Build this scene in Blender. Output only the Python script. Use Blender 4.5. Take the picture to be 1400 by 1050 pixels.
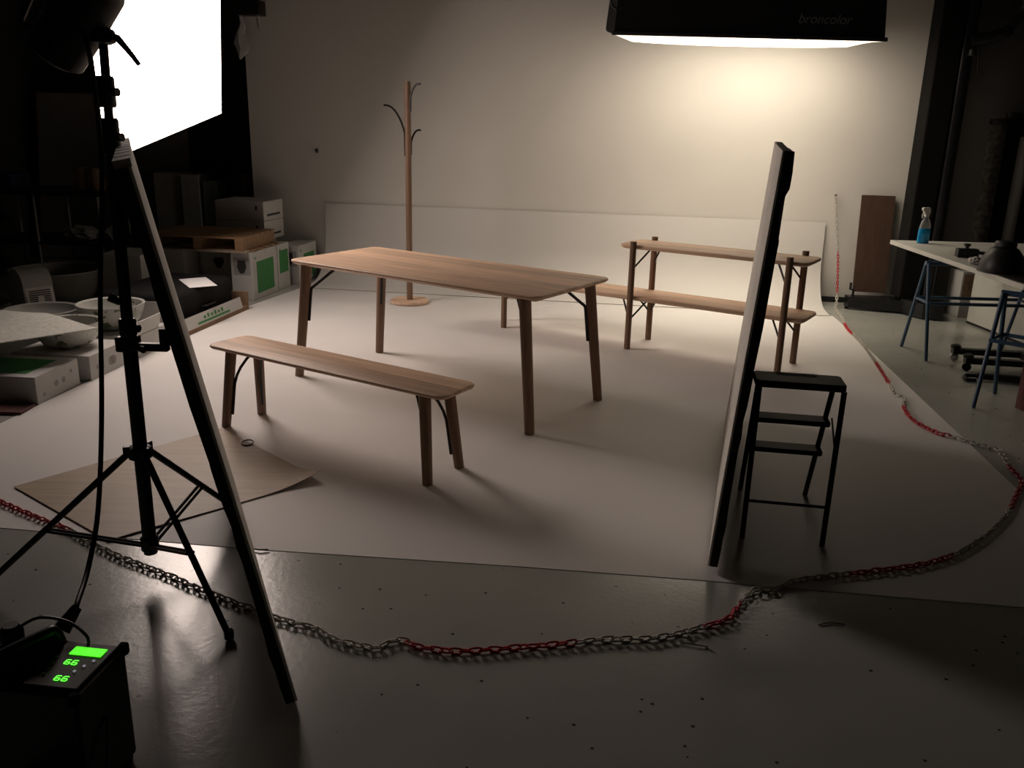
import bpy, bmesh, math, random
from mathutils import Vector, Matrix
random.seed(7)
S = bpy.context.scene
COL = S.collection
for o in list(bpy.data.objects): bpy.data.objects.remove(o)

# ------------------------------------------------------------ camera
cd = bpy.data.cameras.new('camera'); cam = bpy.data.objects.new('camera', cd); COL.objects.link(cam)
cd.sensor_width = 36.0; cd.lens = 36.0*1189.0/1400.0; cd.clip_start = .05
r = Vector((0.99970, 0.00712, 0.02346)); u = Vector((-0.02452, 0.29038, 0.95660)); w = Vector((0, 0.95689, -0.29046))
cam.matrix_world = Matrix(((r.x, u.x, -w.x, 0), (r.y, u.y, -w.y, 0), (r.z, u.z, -w.z, 1.573), (0, 0, 0, 1)))
S.camera = cam
# ------------------------------------------------------------ world, exposure
wd = bpy.data.worlds.new('world'); S.world = wd; wd.use_nodes = True
wd.node_tree.nodes['Background'].inputs[0].default_value = (.9, .95, 1, 1)
wd.node_tree.nodes['Background'].inputs[1].default_value = .004
S.view_settings.view_transform = 'Standard'; S.view_settings.look = 'None'
S.view_settings.gamma = 1; S.view_settings.use_curve_mapping = False
S.view_settings.exposure = 0.0
LEFT_POWER = 12.0      # radiance of the big square softbox diffuser
RIGHT_POWER = 4.7     # radiance of the overhead strip softbox diffuser
LEFT_COL = (1, .83, .74, 1); RIGHT_COL = (1, .86, .68, 1)

DOWN_WATT = 7.2       # added fill light under the overhead softbox, brightens the floor straight below
bl = bpy.data.lights.new('overhead_fill', 'AREA'); bl.shape = 'RECTANGLE'; bl.size = 1.7; bl.size_y = .5
bl.energy = DOWN_WATT; bl.color = RIGHT_COL[:3]; bl.spread = math.radians(88)
bo = bpy.data.objects.new('overhead_fill', bl); COL.objects.link(bo); bo.location = (1.80, 7.45, 2.13)

# ------------------------------------------------------------ materials
def nodes(name):
    m = bpy.data.materials.new(name); m.use_nodes = True
    nt = m.node_tree; b = nt.nodes['Principled BSDF']
    return m, nt, b
def mix(nt, fac, a, b):
    n = nt.nodes.new('ShaderNodeMix'); n.data_type = 'RGBA'
    if hasattr(fac, 'is_output'): nt.links.new(fac, n.inputs[0])
    else: n.inputs[0].default_value = fac
    for i, v in ((6, a), (7, b)):
        if hasattr(v, 'is_output'): nt.links.new(v, n.inputs[i])
        else: n.inputs[i].default_value = (*v, 1) if len(v) == 3 else v
    return n.outputs[2]
def noise(nt, scale, detail=3, vec=None, rough=.55):
    n = nt.nodes.new('ShaderNodeTexNoise'); n.inputs['Scale'].default_value = scale
    n.inputs['Detail'].default_value = detail; n.inputs['Roughness'].default_value = rough
    if vec is None:
        tc = nt.nodes.new('ShaderNodeTexCoord'); vec = tc.outputs['Object']
    nt.links.new(vec, n.inputs['Vector'])
    return n.outputs['Fac']
def ramp(nt, fac, lo, hi):
    n = nt.nodes.new('ShaderNodeMapRange'); n.inputs[1].default_value = lo; n.inputs[2].default_value = hi
    nt.links.new(fac, n.inputs[0]); return n.outputs[0]
def M(name, c, rough=.6, amt=.12, scale=12, metal=0, bump=0, bscale=60, spec=.5):
    m, nt, b = nodes(name)
    f = noise(nt, scale)
    lo = tuple(x*(1-amt) for x in c); hi = tuple(min(1, x*(1+amt)) for x in c)
    nt.links.new(mix(nt, ramp(nt, f, .3, .7), lo, hi), b.inputs['Base Color'])
    b.inputs['Roughness'].default_value = rough; b.inputs['Metallic'].default_value = metal
    b.inputs['Specular IOR Level'].default_value = spec
    if bump:
        bn = nt.nodes.new('ShaderNodeBump'); bn.inputs['Strength'].default_value = bump; bn.inputs['Distance'].default_value = .003
        nt.links.new(noise(nt, bscale, 4), bn.inputs['Height']); nt.links.new(bn.outputs[0], b.inputs['Normal'])
    return m
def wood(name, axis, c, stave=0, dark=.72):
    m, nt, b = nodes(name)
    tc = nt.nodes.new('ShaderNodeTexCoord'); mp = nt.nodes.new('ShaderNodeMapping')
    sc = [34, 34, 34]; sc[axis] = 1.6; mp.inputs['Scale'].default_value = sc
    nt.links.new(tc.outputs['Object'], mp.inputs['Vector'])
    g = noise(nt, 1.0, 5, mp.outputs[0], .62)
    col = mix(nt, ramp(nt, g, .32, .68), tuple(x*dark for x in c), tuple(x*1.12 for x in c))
    if stave:
        sx = nt.nodes.new('ShaderNodeSeparateXYZ'); nt.links.new(tc.outputs['Object'], sx.inputs[0])
        dv = nt.nodes.new('ShaderNodeMath'); dv.operation = 'DIVIDE'; dv.inputs[1].default_value = stave
        nt.links.new(sx.outputs[1], dv.inputs[0])
        fl = nt.nodes.new('ShaderNodeMath'); fl.operation = 'FLOOR'; nt.links.new(dv.outputs[0], fl.inputs[0])
        wn = nt.nodes.new('ShaderNodeTexWhiteNoise'); wn.noise_dimensions = '1D'; nt.links.new(fl.outputs[0], wn.inputs['W'])
        hs = nt.nodes.new('ShaderNodeHueSaturation'); nt.links.new(col, hs.inputs['Color'])
        nt.links.new(ramp2(nt, wn.outputs['Value'], .78, 1.12), hs.inputs['Value']); col = hs.outputs[0]
    nt.links.new(col, b.inputs['Base Color']); b.inputs['Roughness'].default_value = .5
    b.inputs['Specular IOR Level'].default_value = .3
    return m
def ramp2(nt, fac, lo, hi):
    n = nt.nodes.new('ShaderNodeMapRange'); n.inputs[3].default_value = lo; n.inputs[4].default_value = hi
    nt.links.new(fac, n.inputs[0]); return n.outputs[0]
def emit(name, c, s, grad=None):
    m, nt, b = nodes(name)
    b.inputs['Base Color'].default_value = (.7, .7, .7, 1)
    f = noise(nt, 1.5, 1)
    nt.links.new(mix(nt, f, tuple(x*.96 for x in c[:3]), tuple(c[:3])), b.inputs['Emission Color'])
    b.inputs['Emission Strength'].default_value = s
    if grad:      # hot spot painted into the glow to favour the wall over the front floor: centre x, y, reach x, y, strength at hot spot and far off
        tc = nt.nodes.new('ShaderNodeTexCoord'); mp = nt.nodes.new('ShaderNodeMapping')
        mp.inputs['Location'].default_value = (-grad[0]/grad[2], -grad[1]/grad[3], 0); mp.inputs['Scale'].default_value = (1/grad[2], 1/grad[3], 0)
        nt.links.new(tc.outputs['Object'], mp.inputs['Vector'])
        ln = nt.nodes.new('ShaderNodeVectorMath'); ln.operation = 'LENGTH'; nt.links.new(mp.outputs[0], ln.inputs[0])
        n = nt.nodes.new('ShaderNodeMapRange'); n.interpolation_type = 'SMOOTHSTEP'
        for i, v in ((1, 0), (2, 1), (3, s*grad[4]), (4, s*grad[5])): n.inputs[i].default_value = v
        nt.links.new(ln.outputs['Value'], n.inputs[0]); nt.links.new(n.outputs[0], b.inputs['Emission Strength'])
    return m

OAK_LIT = (.90, .62, .43)  # tops and planks: oak lightened to stand in for light from above
oak_x = wood('oak_lengthwise_lit', 0, OAK_LIT, .155); oak_z_shaded = wood('oak_upright_shaded', 2, (.23, .14, .09))  # legs and posts: same oak darkened, their shade put into the colour
oak_plain = wood('oak_plank_lit', 0, OAK_LIT, .14)
dark_metal = M('dark_steel', (.02, .017, .015), .45, metal=.3)
black = M('black_paint', (.012, .012, .013), .45)
stool_black = M('stool_black', (.012, .011, .011), .6, spec=.2)
black_gloss = M('black_gloss', (.012, .012, .014), .25)
black_matte = M('black_fabric', (.010, .010, .010), .9, spec=.15, bump=.2, bscale=300)
chrome = M('chrome', (.6, .6, .62), .25, metal=1)
vinyl = M('white_vinyl', (.74, .72, .70), .55, amt=.035, scale=1.3, bump=.05, bscale=4, spec=.25)
sheet_white = M('white_sheet', (.70, .68, .65), .6, amt=.02, scale=1, spec=.2)
wall_mat = M('wall_paint', (.70, .675, .63), .85, amt=.03, scale=1.2, bump=.1, bscale=40, spec=.2)
dark_wall = M('dark_wall_paint', (.075, .07, .066), .9, amt=.15, scale=1.5, spec=.1)
ceil_mat = M('ceiling_paint', (.06, .06, .06), .95, spec=.1)
foam_white = M('white_foam', (.70, .67, .62), .8, amt=.06, scale=9, bump=.4, bscale=120, spec=.2)
def foam_black_mat():
    m, nt, b = nodes('black_coated_foam')
    f = noise(nt, 26, 5)
    nt.links.new(mix(nt, ramp(nt, f, .66, .74), (.014, .013, .012), (.10, .095, .085)), b.inputs['Base Color'])
    b.inputs['Roughness'].default_value = .85
    bn = nt.nodes.new('ShaderNodeBump'); bn.inputs['Strength'].default_value = .6; bn.inputs['Distance'].default_value = .004
    nt.links.new(noise(nt, 60, 4), bn.inputs['Height']); nt.links.new(bn.outputs[0], b.inputs['Normal'])
    return m
foam_black = foam_black_mat()
def concrete_mat():
    m, nt, b = nodes('painted_concrete')
    f = noise(nt, 1.1, 4); g = noise(nt, 45, 3)
    base = mix(nt, ramp(nt, f, .3, .7), (.335, .345, .315), (.415, .42, .385))
    vo = nt.nodes.new('ShaderNodeTexVoronoi'); vo.inputs['Scale'].default_value = 13
    tc = nt.nodes.new('ShaderNodeTexCoord'); nt.links.new(tc.outputs['Object'], vo.inputs['Vector'])
    sp = nt.nodes.new('ShaderNodeMath'); sp.operation = 'LESS_THAN'; sp.inputs[1].default_value = .075
    nt.links.new(vo.outputs['Distance'], sp.inputs[0])
    base = mix(nt, sp.outputs[0], base, (.05, .045, .04))
    nt.links.new(base, b.inputs['Base Color'])
    nt.links.new(ramp2(nt, f, .15, .30), b.inputs['Roughness'])
    bn = nt.nodes.new('ShaderNodeBump'); bn.inputs['Strength'].default_value = .12; bn.inputs['Distance'].default_value = .004
    nt.links.new(g, bn.inputs['Height']); nt.links.new(bn.outputs[0], b.inputs['Normal'])
    return m
concrete = concrete_mat()
carton = M('white_carton', (.50, .49, .47), .75, amt=.05, scale=8, spec=.2)
carton_dim = M('grey_carton', (.30, .29, .28), .8, amt=.08, scale=6, spec=.2)
kraft = M('brown_cardboard', (.22, .14, .085), .85, amt=.12, scale=14, spec=.15)
kraft_sheet = wood('brown_paper', 0, (.43, .34, .25), 0, .92)
green = M('green_print', (.035, .20, .05), .6, amt=.12, scale=20)
ink = M('dark_print', (.03, .03, .032), .7)
pallet_wood = wood('pallet_wood', 0, (.30, .185, .10), 0, .7)
board_brown = wood('brown_laminate', 2, (.085, .05, .035), 0, .85)
ceramic = M('grey_ceramic', (.36, .36, .33), .4, amt=.05)
ceramic_dark = M('dark_ceramic', (.24, .235, .22), .5, amt=.08)
def floral():
    m, nt, b = nodes('floral_ceramic')
    f = noise(nt, 16, 2); g = noise(nt, 5, 1)
    mk = nt.nodes.new('ShaderNodeMath'); mk.operation = 'MULTIPLY'
    nt.links.new(ramp(nt, f, .55, .60), mk.inputs[0]); nt.links.new(ramp(nt, g, .46, .54), mk.inputs[1])
    nt.links.new(mix(nt, mk.outputs[0], (.50, .50, .46), (.07, .10, .05)), b.inputs['Base Color'])
    b.inputs['Roughness'].default_value = .35
    return m
floral_mat = floral()
wrap_mat = M('bubble_wrap', (.62, .62, .56), .35, amt=.18, scale=40, bump=.5, bscale=90)
plastic_grey = M('grey_plastic', (.38, .37, .36), .5, amt=.05)
plastic_white = M('white_plastic', (.62, .60, .56), .45, amt=.04)
plastic_red = M('red_plastic', (.55, .03, .045), .4, amt=.06)
link_white = M('white_chain_plastic', (.54, .52, .46), .45, amt=.06)
paper_white = M('white_paper', (.80, .79, .78), .7, amt=.02)
blue_steel = M('blue_steel', (.035, .085, .15), .4, amt=.1)
table_white = M('white_laminate', (.55, .55, .50), .5, amt=.05, scale=5)
blue_liquid = M('blue_liquid', (.01, .28, .58), .15, amt=.05)
def clear_mat():
    m, nt, b = nodes('clear_plastic')
    f = noise(nt, 20, 2)
    nt.links.new(mix(nt, f, (.75, .78, .80), (.85, .87, .9)), b.inputs['Base Color'])
    b.inputs['Roughness'].default_value = .12; b.inputs['Transmission Weight'].default_value = .75; b.inputs['IOR'].default_value = 1.2
    return m
clear = clear_mat()
lcd = emit('green_display', (.10, 1.0, .02, 1), 1.0)
lcd_digit = emit('green_digits', (.12, 1.0, .05, 1), 1.4)
led_white = emit('white_led', (.6, .6, .7, 1), .25)
red_dim = M('dark_red', (.10, .03, .025), .7)
cloth_white = M('white_cloth', (.42, .41, .39), .9, amt=.05)

# ------------------------------------------------------------ helpers
class B:
    """collects simple shapes into one mesh"""
    def __init__(s): s.bm = bmesh.new()
    def box(s, x0, x1, y0, y1, z0, z1, bev=0, mtx=None):
        t = bmesh.new()
        bmesh.ops.create_cube(t, size=1)
        bmesh.ops.scale(t, vec=(x1-x0, y1-y0, z1-z0), verts=t.verts)
        bmesh.ops.translate(t, vec=((x0+x1)/2, (y0+y1)/2, (z0+z1)/2), verts=t.verts)
        if bev: bmesh.ops.bevel(t, geom=t.edges[:], offset=bev, segments=2, affect='EDGES', profile=.5)
        s.merge(t, mtx); return s
    def merge(s, t, mtx=None):
        if mtx is not None: t.transform(mtx)
        me = bpy.data.meshes.new('t'); t.to_mesh(me); t.free(); s.bm.from_mesh(me); bpy.data.meshes.remove(me)
    def loops(s, L, cap=True, closed=False):
        V = [[s.bm.verts.new(p) for p in l] for l in L]
        n = len(V[0])
        for i in range(len(V) - (0 if closed else 1)):
            a, b = V[i], V[(i+1) % len(V)]
            for k in range(n):
                try: s.bm.faces.new((a[k], a[(k+1) % n], b[(k+1) % n], b[k]))
                except ValueError: pass
        if cap and not closed:
            s.bm.faces.new(list(reversed(V[0]))); s.bm.faces.new(V[-1])
        return s
    def tube(s, pts, rad, n=8, cap=True, closed=False, flat=None):
        pts = [Vector(p) for p in pts]; L = []
        if not isinstance(rad, (list, tuple)): rad = [rad]*len(pts)
        N = len(pts); up = None
        for i, p in enumerate(pts):
            a = pts[(i-1) % N] if (closed or i > 0) else p; b = pts[(i+1) % N] if (closed or i < N-1) else p
            d = (b-a).normalized()
            if up is None:
                up = Vector((0, 0, 1)) if abs(d.z) < .9 else Vector((1, 0, 0))
            x = d.cross(up).normalized(); up2 = x.cross(d).normalized(); up = up2
            fx = flat if flat else 1
            L.append([p + (x*math.cos(2*math.pi*k/n)*rad[i]*fx + up2*math.sin(2*math.pi*k/n)*rad[i]) for k in range(n)])
        return s.loops(L, cap, closed)
    def bar(s, p0, p1, r0, r1=None, n=12): return s.tube([p0, p1], [r0, r1 if r1 is not None else r0], n)
    def lathe(s, prof, n=24, c=(0, 0, 0), cap=True, mtx=None):
        t = B(); t.loops([[(c[0]+rr*math.cos(2*math.pi*k/n), c[1]+rr*math.sin(2*math.pi*k/n), c[2]+z) for k in range(n)] for rr, z in prof], cap)
        s.merge(t.bm, mtx); return s
    def prism(s, poly, z0, z1):
        return s.loops([[(x, y, z0) for x, y in poly], [(x, y, z1) for x, y in poly]])
def rrect(L, W, rad, inset=0, n=6, taper=0):
    a, b, q = L/2-inset, W/2-inset, max(rad-inset, .004); P = []
    for cx, cy, t0 in ((a-q, b-q, 0), (-a+q, b-q, 90), (-a+q, -b+q, 180), (a-q, -b+q, 270)):
        for k in range(n+1):
            t = math.radians(t0+90*k/n); P.append((cx+q*math.cos(t), cy+q*math.sin(t)))
    return P
def slab(L, W, rad, prof, n=6):
    b = B(); b.loops([[(x, y, z) for x, y in rrect(L, W, rad, ins, n)] for ins, z in prof]); return b
def obj(name, b, m, parent=None, smooth=False, loc=None):
    me = bpy.data.meshes.new(name); bm = b.bm if isinstance(b, B) else b
    bmesh.ops.recalc_face_normals(bm, faces=bm.faces)
    bm.to_mesh(me); bm.free(); me.materials.append(m)
    if smooth:
        for p in me.polygons: p.use_smooth = True
        try: me.set_sharp_from_angle(angle=math.radians(40))
        except Exception: pass
    o = bpy.data.objects.new(name, me); COL.objects.link(o)
    if parent: o.parent = parent
    if loc: o.location = loc
    return o
def part(name, mesh, m_parent, mtx=None):
    o = bpy.data.objects.new(name, mesh); COL.objects.link(o); o.parent = m_parent
    if mtx is not None: o.matrix_local = mtx
    return o
def tag(o, label, cat, group=None):
    o['label'] = label; o['category'] = cat
    if group: o['group'] = group
    return o
def thing(name, label, cat, loc=(0, 0, 0), rz=0, group=None):
    o = bpy.data.objects.new(name, None); COL.objects.link(o); o.empty_display_size = .1
    o.location = loc; o.rotation_euler = (0, 0, rz)
    return tag(o, label, cat, group)
def struct(name, b, m):
    o = obj(name, b, m); o['kind'] = 'structure'; return o

# ------------------------------------------------------------ setting
PSI = math.radians(-8.5)
WD = Vector((math.cos(PSI), math.sin(PSI), 0)); WN = Vector((-math.sin(PSI), math.cos(PSI), 0)); W0 = Vector((2.94, 8.12, 0))
def wallp(t, d, z): return W0 + WD*t - WN*d + Vector((0, 0, z))      # t along the wall, d in front of it
CEIL = 3.9
struct('floor', B().box(-5.5, 5.5, -2.6, 10.6, -.12, 0), concrete)
struct('ceiling', B().box(-5.5, 5.5, -2.6, 10.6, CEIL, CEIL+.1), ceil_mat)
struct('wall_left', B().box(-5.5, -5.35, -2.6, 10.6, 0, CEIL), dark_wall)
struct('wall_right', B().box(5.35, 5.5, -2.6, 10.6, 0, CEIL), dark_wall)
struct('wall_front', B().box(-5.35, 5.35, -2.6, -2.45, 0, CEIL), dark_wall)
struct('wall_back_storage', B().box(-5.35, 5.35, 10.45, 10.6, 0, CEIL), dark_wall)
mw = Matrix.Translation(W0) @ Matrix.Rotation(PSI, 4, 'Z')
struct('wall_back', B().box(-5.66, .62, 0, .18, 0, CEIL, mtx=mw), wall_mat)
struct('wall_back_right', B().box(.62, 2.44, .22, .40, 0, CEIL, mtx=mw), dark_wall)
struct('baseboard_back', B().box(-.10, .62, -.015, -.001, 0, .05, mtx=mw), black)

# white floor vinyl and the curved backdrop sheet
fv = B(); poly = [(-2.72, 3.20), (-1.99, 3.075), (-.95, 2.95), (.02, 2.87), (.70, 2.80), (1.5, 2.70), (2.20, 2.62), (2.42, 4.38), (2.76, 7.20), (2.785, 7.46), (-2.02, 8.17), (-2.28, 7.2), (-2.62, 4.55), (-2.68, 4.0)]
fv.prism(poly, .0004, .0022)
tag(obj('floor_vinyl', fv, vinyl), 'large white vinyl ground sheet the furniture stands on', 'backdrop')
prof = [(.70, .0055)]
R0 = .42
for k in range(0, 13):
    a = math.radians(90*k/12); prof.append((.455-R0*math.sin(a), .0055+R0*(1-math.cos(a))))
prof += [(.028, .58), (.012, .733)]
bs = B(); t0, t1 = -4.90, -.085; bot = []; top = []
ring = [(d, z) for d, z in prof] + [(d-.004*0-.004, z+(.004 if i == 0 else 0)+.0) for i, (d, z) in reversed(list(enumerate(prof)))]
ring = [(d, z) for d, z in prof] + [(max(d+.003, .0), z+.003) for d, z in reversed(prof)]
bs.loops([[tuple(wallp(t, d, z)) for d, z in ring] for t in (t0, -3.5, -2, -1, t1)])
tag(obj('backdrop_sheet', bs, sheet_white, smooth=True), 'white backdrop sheet curving from floor up the back wall', 'backdrop')

# ------------------------------------------------------------ dining table
def leg_loops(b, p0, p1, r0, r1, n=12, e=.72):
    L = []
    for p, rr in ((p0, r0), (p1, r1)):
        l = []
        for k in range(n):
            t = 2*math.pi*(k+.5)/n; c, s = math.cos(t), math.sin(t)
            l.append((p[0]+rr*math.copysign(abs(c)**e, c), p[1]+rr*math.copysign(abs(s)**e, s), p[2]))
        L.append(l)
    return b.loops(L)
yaw = -.590
tb = thing('dining_table', 'large oak dining table with rounded corners in the middle of the set', 'table', (-.415, 5.067, 0), yaw)
obj('tabletop', slab(1.806, .770, .055, [(.045, .700), (.012, .713), (.001, .722), (0, .729), (.003, .733), (.010, .735)]), oak_x, tb, True)
for sx in (-1, 1):
    for sy in (-1, 1):
        pt = (sx*.790, sy*.335, .706); pb = (sx*.864, sy*.368, .004)
        lg = obj('leg', leg_loops(B(), pt, pb, .030, .0245), oak_z_shaded, tb, True)
        def on(z, off):
            f = (.706-z)/.702
            return Vector((pt[0]+(pb[0]-pt[0])*f - sx*off*.707, pt[1]+(pb[1]-pt[1])*f - sy*off*.707, z))
        br = B().tube([on(.36, .036), on(.545, .036), on(.565, .040), Vector((sx*.648, sy*.20, .704))], .0100, 8, flat=.8)
        obj('brace', br, dark_metal, tb, True)
# ------------------------------------------------------------ front bench
bn = thing('bench', 'long oak bench with curved black braces in front of the dining table', 'bench', (-.865, 4.043, 0), -.554)
obj('seat', slab(1.515, .276, .052, [(.030, .406), (.008, .414), (0, .424), (.002, .430), (.009, .434)]), oak_plain, bn, True)
for sx in (-1, 1):
    for sy in (-1, 1):
        pt = (sx*.622, sy*.088, .409); pb = (sx*.661, sy*.122, .004)
        obj('leg', leg_loops(B(), pt, pb, .0255, .0215), oak_z_shaded, bn, True)
        P = []
        for k in range(9):
            t = k/8; z = .07 + .34*t
            f = (.409-z)/.405; inw = .030 + (.0 if t < .45 else .085*((t-.45)/.55)**2.0)
            P.append(Vector((pt[0]+(pb[0]-pt[0])*f - sx*inw*.87, pt[1]+(pb[1]-pt[1])*f - sy*inw*.5, z)))
        obj('brace', B().tube(P, .0078, 8, flat=.8), dark_metal, bn, True)
# ------------------------------------------------------------ shelf bench at the back
ry = math.radians(-32.7)
rk = thing('shelf_bench', 'oak bench with raised upper shelf on tall posts near the right of the backdrop', 'shelf', (.831, 6.131, 0), ry)
# local frame: x along the planks, y away from the camera; post stations x = -1.075, 0, 1.095
D = .352
obj('lower_plank', slab(2.43, .345, .05, [(.02, .356), (.004, .365), (0, .376), (.003, .386), (.010, .389)]), oak_plain, rk, True, (.010, D/2, 0))
obj('upper_plank', slab(1.33, .345, .05, [(.02, .722), (.004, .730), (0, .741), (.003, .750), (.010, .753)]), oak_plain, rk, True, (.547, D/2, 0))
for x, h in ((-1.075, .357), (0, .777), (1.095, .780)):
    for y in (-.006, D+.006):
        P = B(); leg_loops(P, (x, y, h), (x, y, .004), .0215, .0215)
        obj('leg' if h < .5 else 'post', P, oak_z_shaded, rk, True)
        dirs = {-1.075: (1,), 0: (-1, 1), 1.095: (-1,)}[x]
        sy = 1 if y < .1 else -1
        for dx in dirs:
            obj('brace', B().bar((x+dx*.014, y+sy*.014, .235), (x+dx*.095, y+sy*.085, .357), .0068, n=8), dark_metal, rk, True)
        if h > .5:
            dx = 1 if x == 0 else -1
            obj('brace', B().bar((x+dx*.014, y+sy*.014, .60), (x+dx*.095, y+sy*.085, .723), .0068, n=8), dark_metal, rk, True)
# ------------------------------------------------------------ coat stand
cs = thing('coat_stand', 'tall oak coat stand with round base and black branch hooks', 'coat stand', (-.923, 7.583, 0))
obj('base', B().lathe([(.155, .004), (.170, .008), (.172, .026), (.168, .031)], 40), oak_plain, cs, True)
obj('pole', B().lathe([(.0265, .030), (.0265, 1.0), (.0260, 1.845), (.024, 1.858)], 16), oak_z_shaded, cs, True)
def hook(z0, z1, z2, sx, sy, reach):
    P = [Vector((sx*.026, sy*.026, z0)), Vector((sx*.027, sy*.027, z1))]
    for k in range(1, 9):
        t = k/8; P.append(Vector((sx*(.027+reach*t**1.3), sy*(.027+reach*t**1.3), z1+(z2-z1)*math.sin(t*math.pi/2))))
    P.append(P[-1] + Vector((sx*.02, sy*.02, .001)))
    obj('hook', B().tube(P, .0085, 8), dark_metal, cs, True)
hook(1.26, 1.44, 1.665, -1, -.15, .150)
hook(1.62, 1.73, 1.838, .9, -.45, .078)
hook(1.27, 1.37, 1.472, .85, .5, .070)

# ------------------------------------------------------------ foam boards
def foam_board(name, label, x, y, yw, lean, L, W, t, side, notch=None, ribs=False):
    d = Vector((math.cos(yw), math.sin(yw), 0)); n = Vector((d.y, -d.x, 0))
    up = Vector((0, 0, 1))*math.cos(lean) + n*math.sin(lean)
    tn = (n*math.cos(lean) - Vector((0, 0, 1))*math.sin(lean))*side
    root = thing(name, label, 'board', (x, y, 0), 0, 'foam boards standing at the front of the set')
    lift = .024 if tn.z < 0 else .004
    rnd = random.Random(name)
    def P(s, h, k): return d*s + up*h + tn*k + Vector((0, 0, lift))
    # outline of the sheet, ragged along the near edge and the top
    N = 26; near = []
    for i in range(N+1):
        h = L*i/N; near.append((rnd.uniform(0, .006), h))
    if side > 0:
        near[-1] = (.030, L); near[-2] = (.010, L*(N-1)/N-.01); near[-4] = (.012, L*(N-3)/N)
    out = near + [(W*k/8, L-rnd.uniform(0, .004)) for k in range(1, 9)] + [(W, 0)]
    if notch:
        for s in notch: out += [(s+.08, 0), (s+.06, .022), (s-.06, .022), (s-.08, 0)]
    fr = B(); ft = .007
    fr.loops([[P(s, h, 0) for s, h in out], [P(s, h, ft) for s, h in out]])
    obj('white_face', fr, foam_white, root)
    bk = B()
    th = [t + (rnd.uniform(-.004, .006) if i <= N else 0) for i in range(len(out))]
    if side > 0: th[N-3] = t-.014; th[N-4] = t-.010; th[N-1] = t+.006
    bk.loops([[P(s, h, ft+.0005) for s, h in out], [P(s, h, th[i]*.6) for i, (s, h) in enumerate(out)], [P(s+(.004 if i <= N else 0), h, th[i]) for i, (s, h) in enumerate(out)]])
    obj('black_backing', bk, foam_black, root)
    if ribs:
        nr = 9
        for k in range(nr):
            s0 = W*k/nr+.012; s1 = W*(k+1)/nr-.028
            q = B(); q.loops([[P(s, L+.001+hh, kk) for s, kk in ((s0, -.002), (s1, -.002), (s1, t+.003), (s0, t+.003))] for hh in (0, .018)])
            obj('foam_rib', q, foam_white, root)
    return root
foam_board('foam_board', 'white foam board with ribbed top edge leaning towards the light stand', -.570, 2.040, math.radians(113.26), math.radians(-11.3), 1.46, 1.674, .032, -1, notch=(.52,), ribs=True)
foam_board('foam_board', 'black backed foam board standing upright beside the step stool', .733, 2.865, math.radians(75.03), math.radians(4.07), 1.48, 1.84, .036, 1)

# ------------------------------------------------------------ softboxes
def softbox(name, label, c, ex, ey, hx, hy, depth, back, col, power, pole, sag=.01, grad=None):
    """c centre of the face, ex/ey in-plane axes, normal = ex x ey points out of the lit side"""
    ex = Vector(ex).normalized(); n = ex.cross(Vector(ey)).normalized(); ey = n.cross(ex).normalized()
    m = Matrix(((ex.x, ey.x, n.x, c[0]), (ex.y, ey.y, n.y, c[1]), (ex.z, ey.z, n.z, c[2]), (0, 0, 0, 1)))
    root = thing(name, label, 'softbox', group='softboxes lighting the set'); root.matrix_world = m
    df = B(); K = 12
    g = [[[df.bm.verts.new((hx*(2*i/K-1), hy*(2*j/K-1), z0 + (sag*(1-(2*i/K-1)**2)**.2*(1-(2*j/K-1)**2) if z0 > 0 else 0))) for j in range(K+1)] for i in range(K+1)] for z0 in (-.006, .001)]
    for i in range(K):
        for j in range(K):
            df.bm.faces.new([g[1][i][j], g[1][i+1][j], g[1][i+1][j+1], g[1][i][j+1]]); df.bm.faces.new([g[0][i][j+1], g[0][i+1][j+1], g[0][i+1][j], g[0][i][j]])
    obj('diffuser', df, emit(name+'_glow', col, power, grad), root, True)      # slack fabric, sagging a little
    sh = B()
    sh.loops([[(-hx-.004, -hy-.004, .0), (hx+.004, -hy-.004, .0), (hx+.004, hy+.004, .0), (-hx-.004, hy+.004, .0)],
              [(-hx-.012, -hy-.012, -.02), (hx+.012, -hy-.012, -.02), (hx+.012, hy+.012, -.02), (-hx-.012, hy+.012, -.02)],
              [(-back[0], -back[1], -depth), (back[0], -back[1], -depth), (back[0], back[1], -depth), (-back[0], back[1], -depth)],
              [(-back[0]+.01, -back[1]+.01, -depth+.01), (back[0]-.01, -back[1]+.01, -depth+.01), (back[0]-.01, back[1]-.01, -depth+.01), (-back[0]+.01, back[1]-.01, -depth+.01)],
              [(-hx-.001, -hy-.001, -.02), (hx+.001, -hy-.001, -.02), (hx+.001, hy+.001, -.02), (-hx-.001, hy+.001, -.02)]], cap=False, closed=True)
    obj('fabric_shell', sh, black_matte, root)
    obj('lamp_head', B().lathe([(.09, -depth-.30), (.10, -depth-.28), (.10, -depth-.02), (.14, -depth+.0), (.14, -depth+.02)], 20), black, root, True)
    pl = m.inverted() @ Vector(pole); top = m.inverted() @ Vector((pole[0], pole[1], CEIL))
    obj('hanging_pole', B().bar(pl, top, .02), black, root, True)
    return root, m
# big square box at the left: tilted down, facing right
C1 = Vector((-2.29, 7.0, 1.57)); a = Vector((.21, -.50, .75)).normalized(); bdir = Vector((-.53, -.715, -.29)).normalized()
bdir = (bdir - a*bdir.dot(a)).normalized()
HX, HY = .50, .75
cc = C1 + bdir*HX + a*HY
SBL, _ = softbox('softbox', 'glowing white square softbox tilted down at the upper left', cc, -bdir, a, HX, HY, .5, (.12, .12), LEFT_COL, LEFT_POWER, cc + Vector((-.62, .22, .42)))
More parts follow.
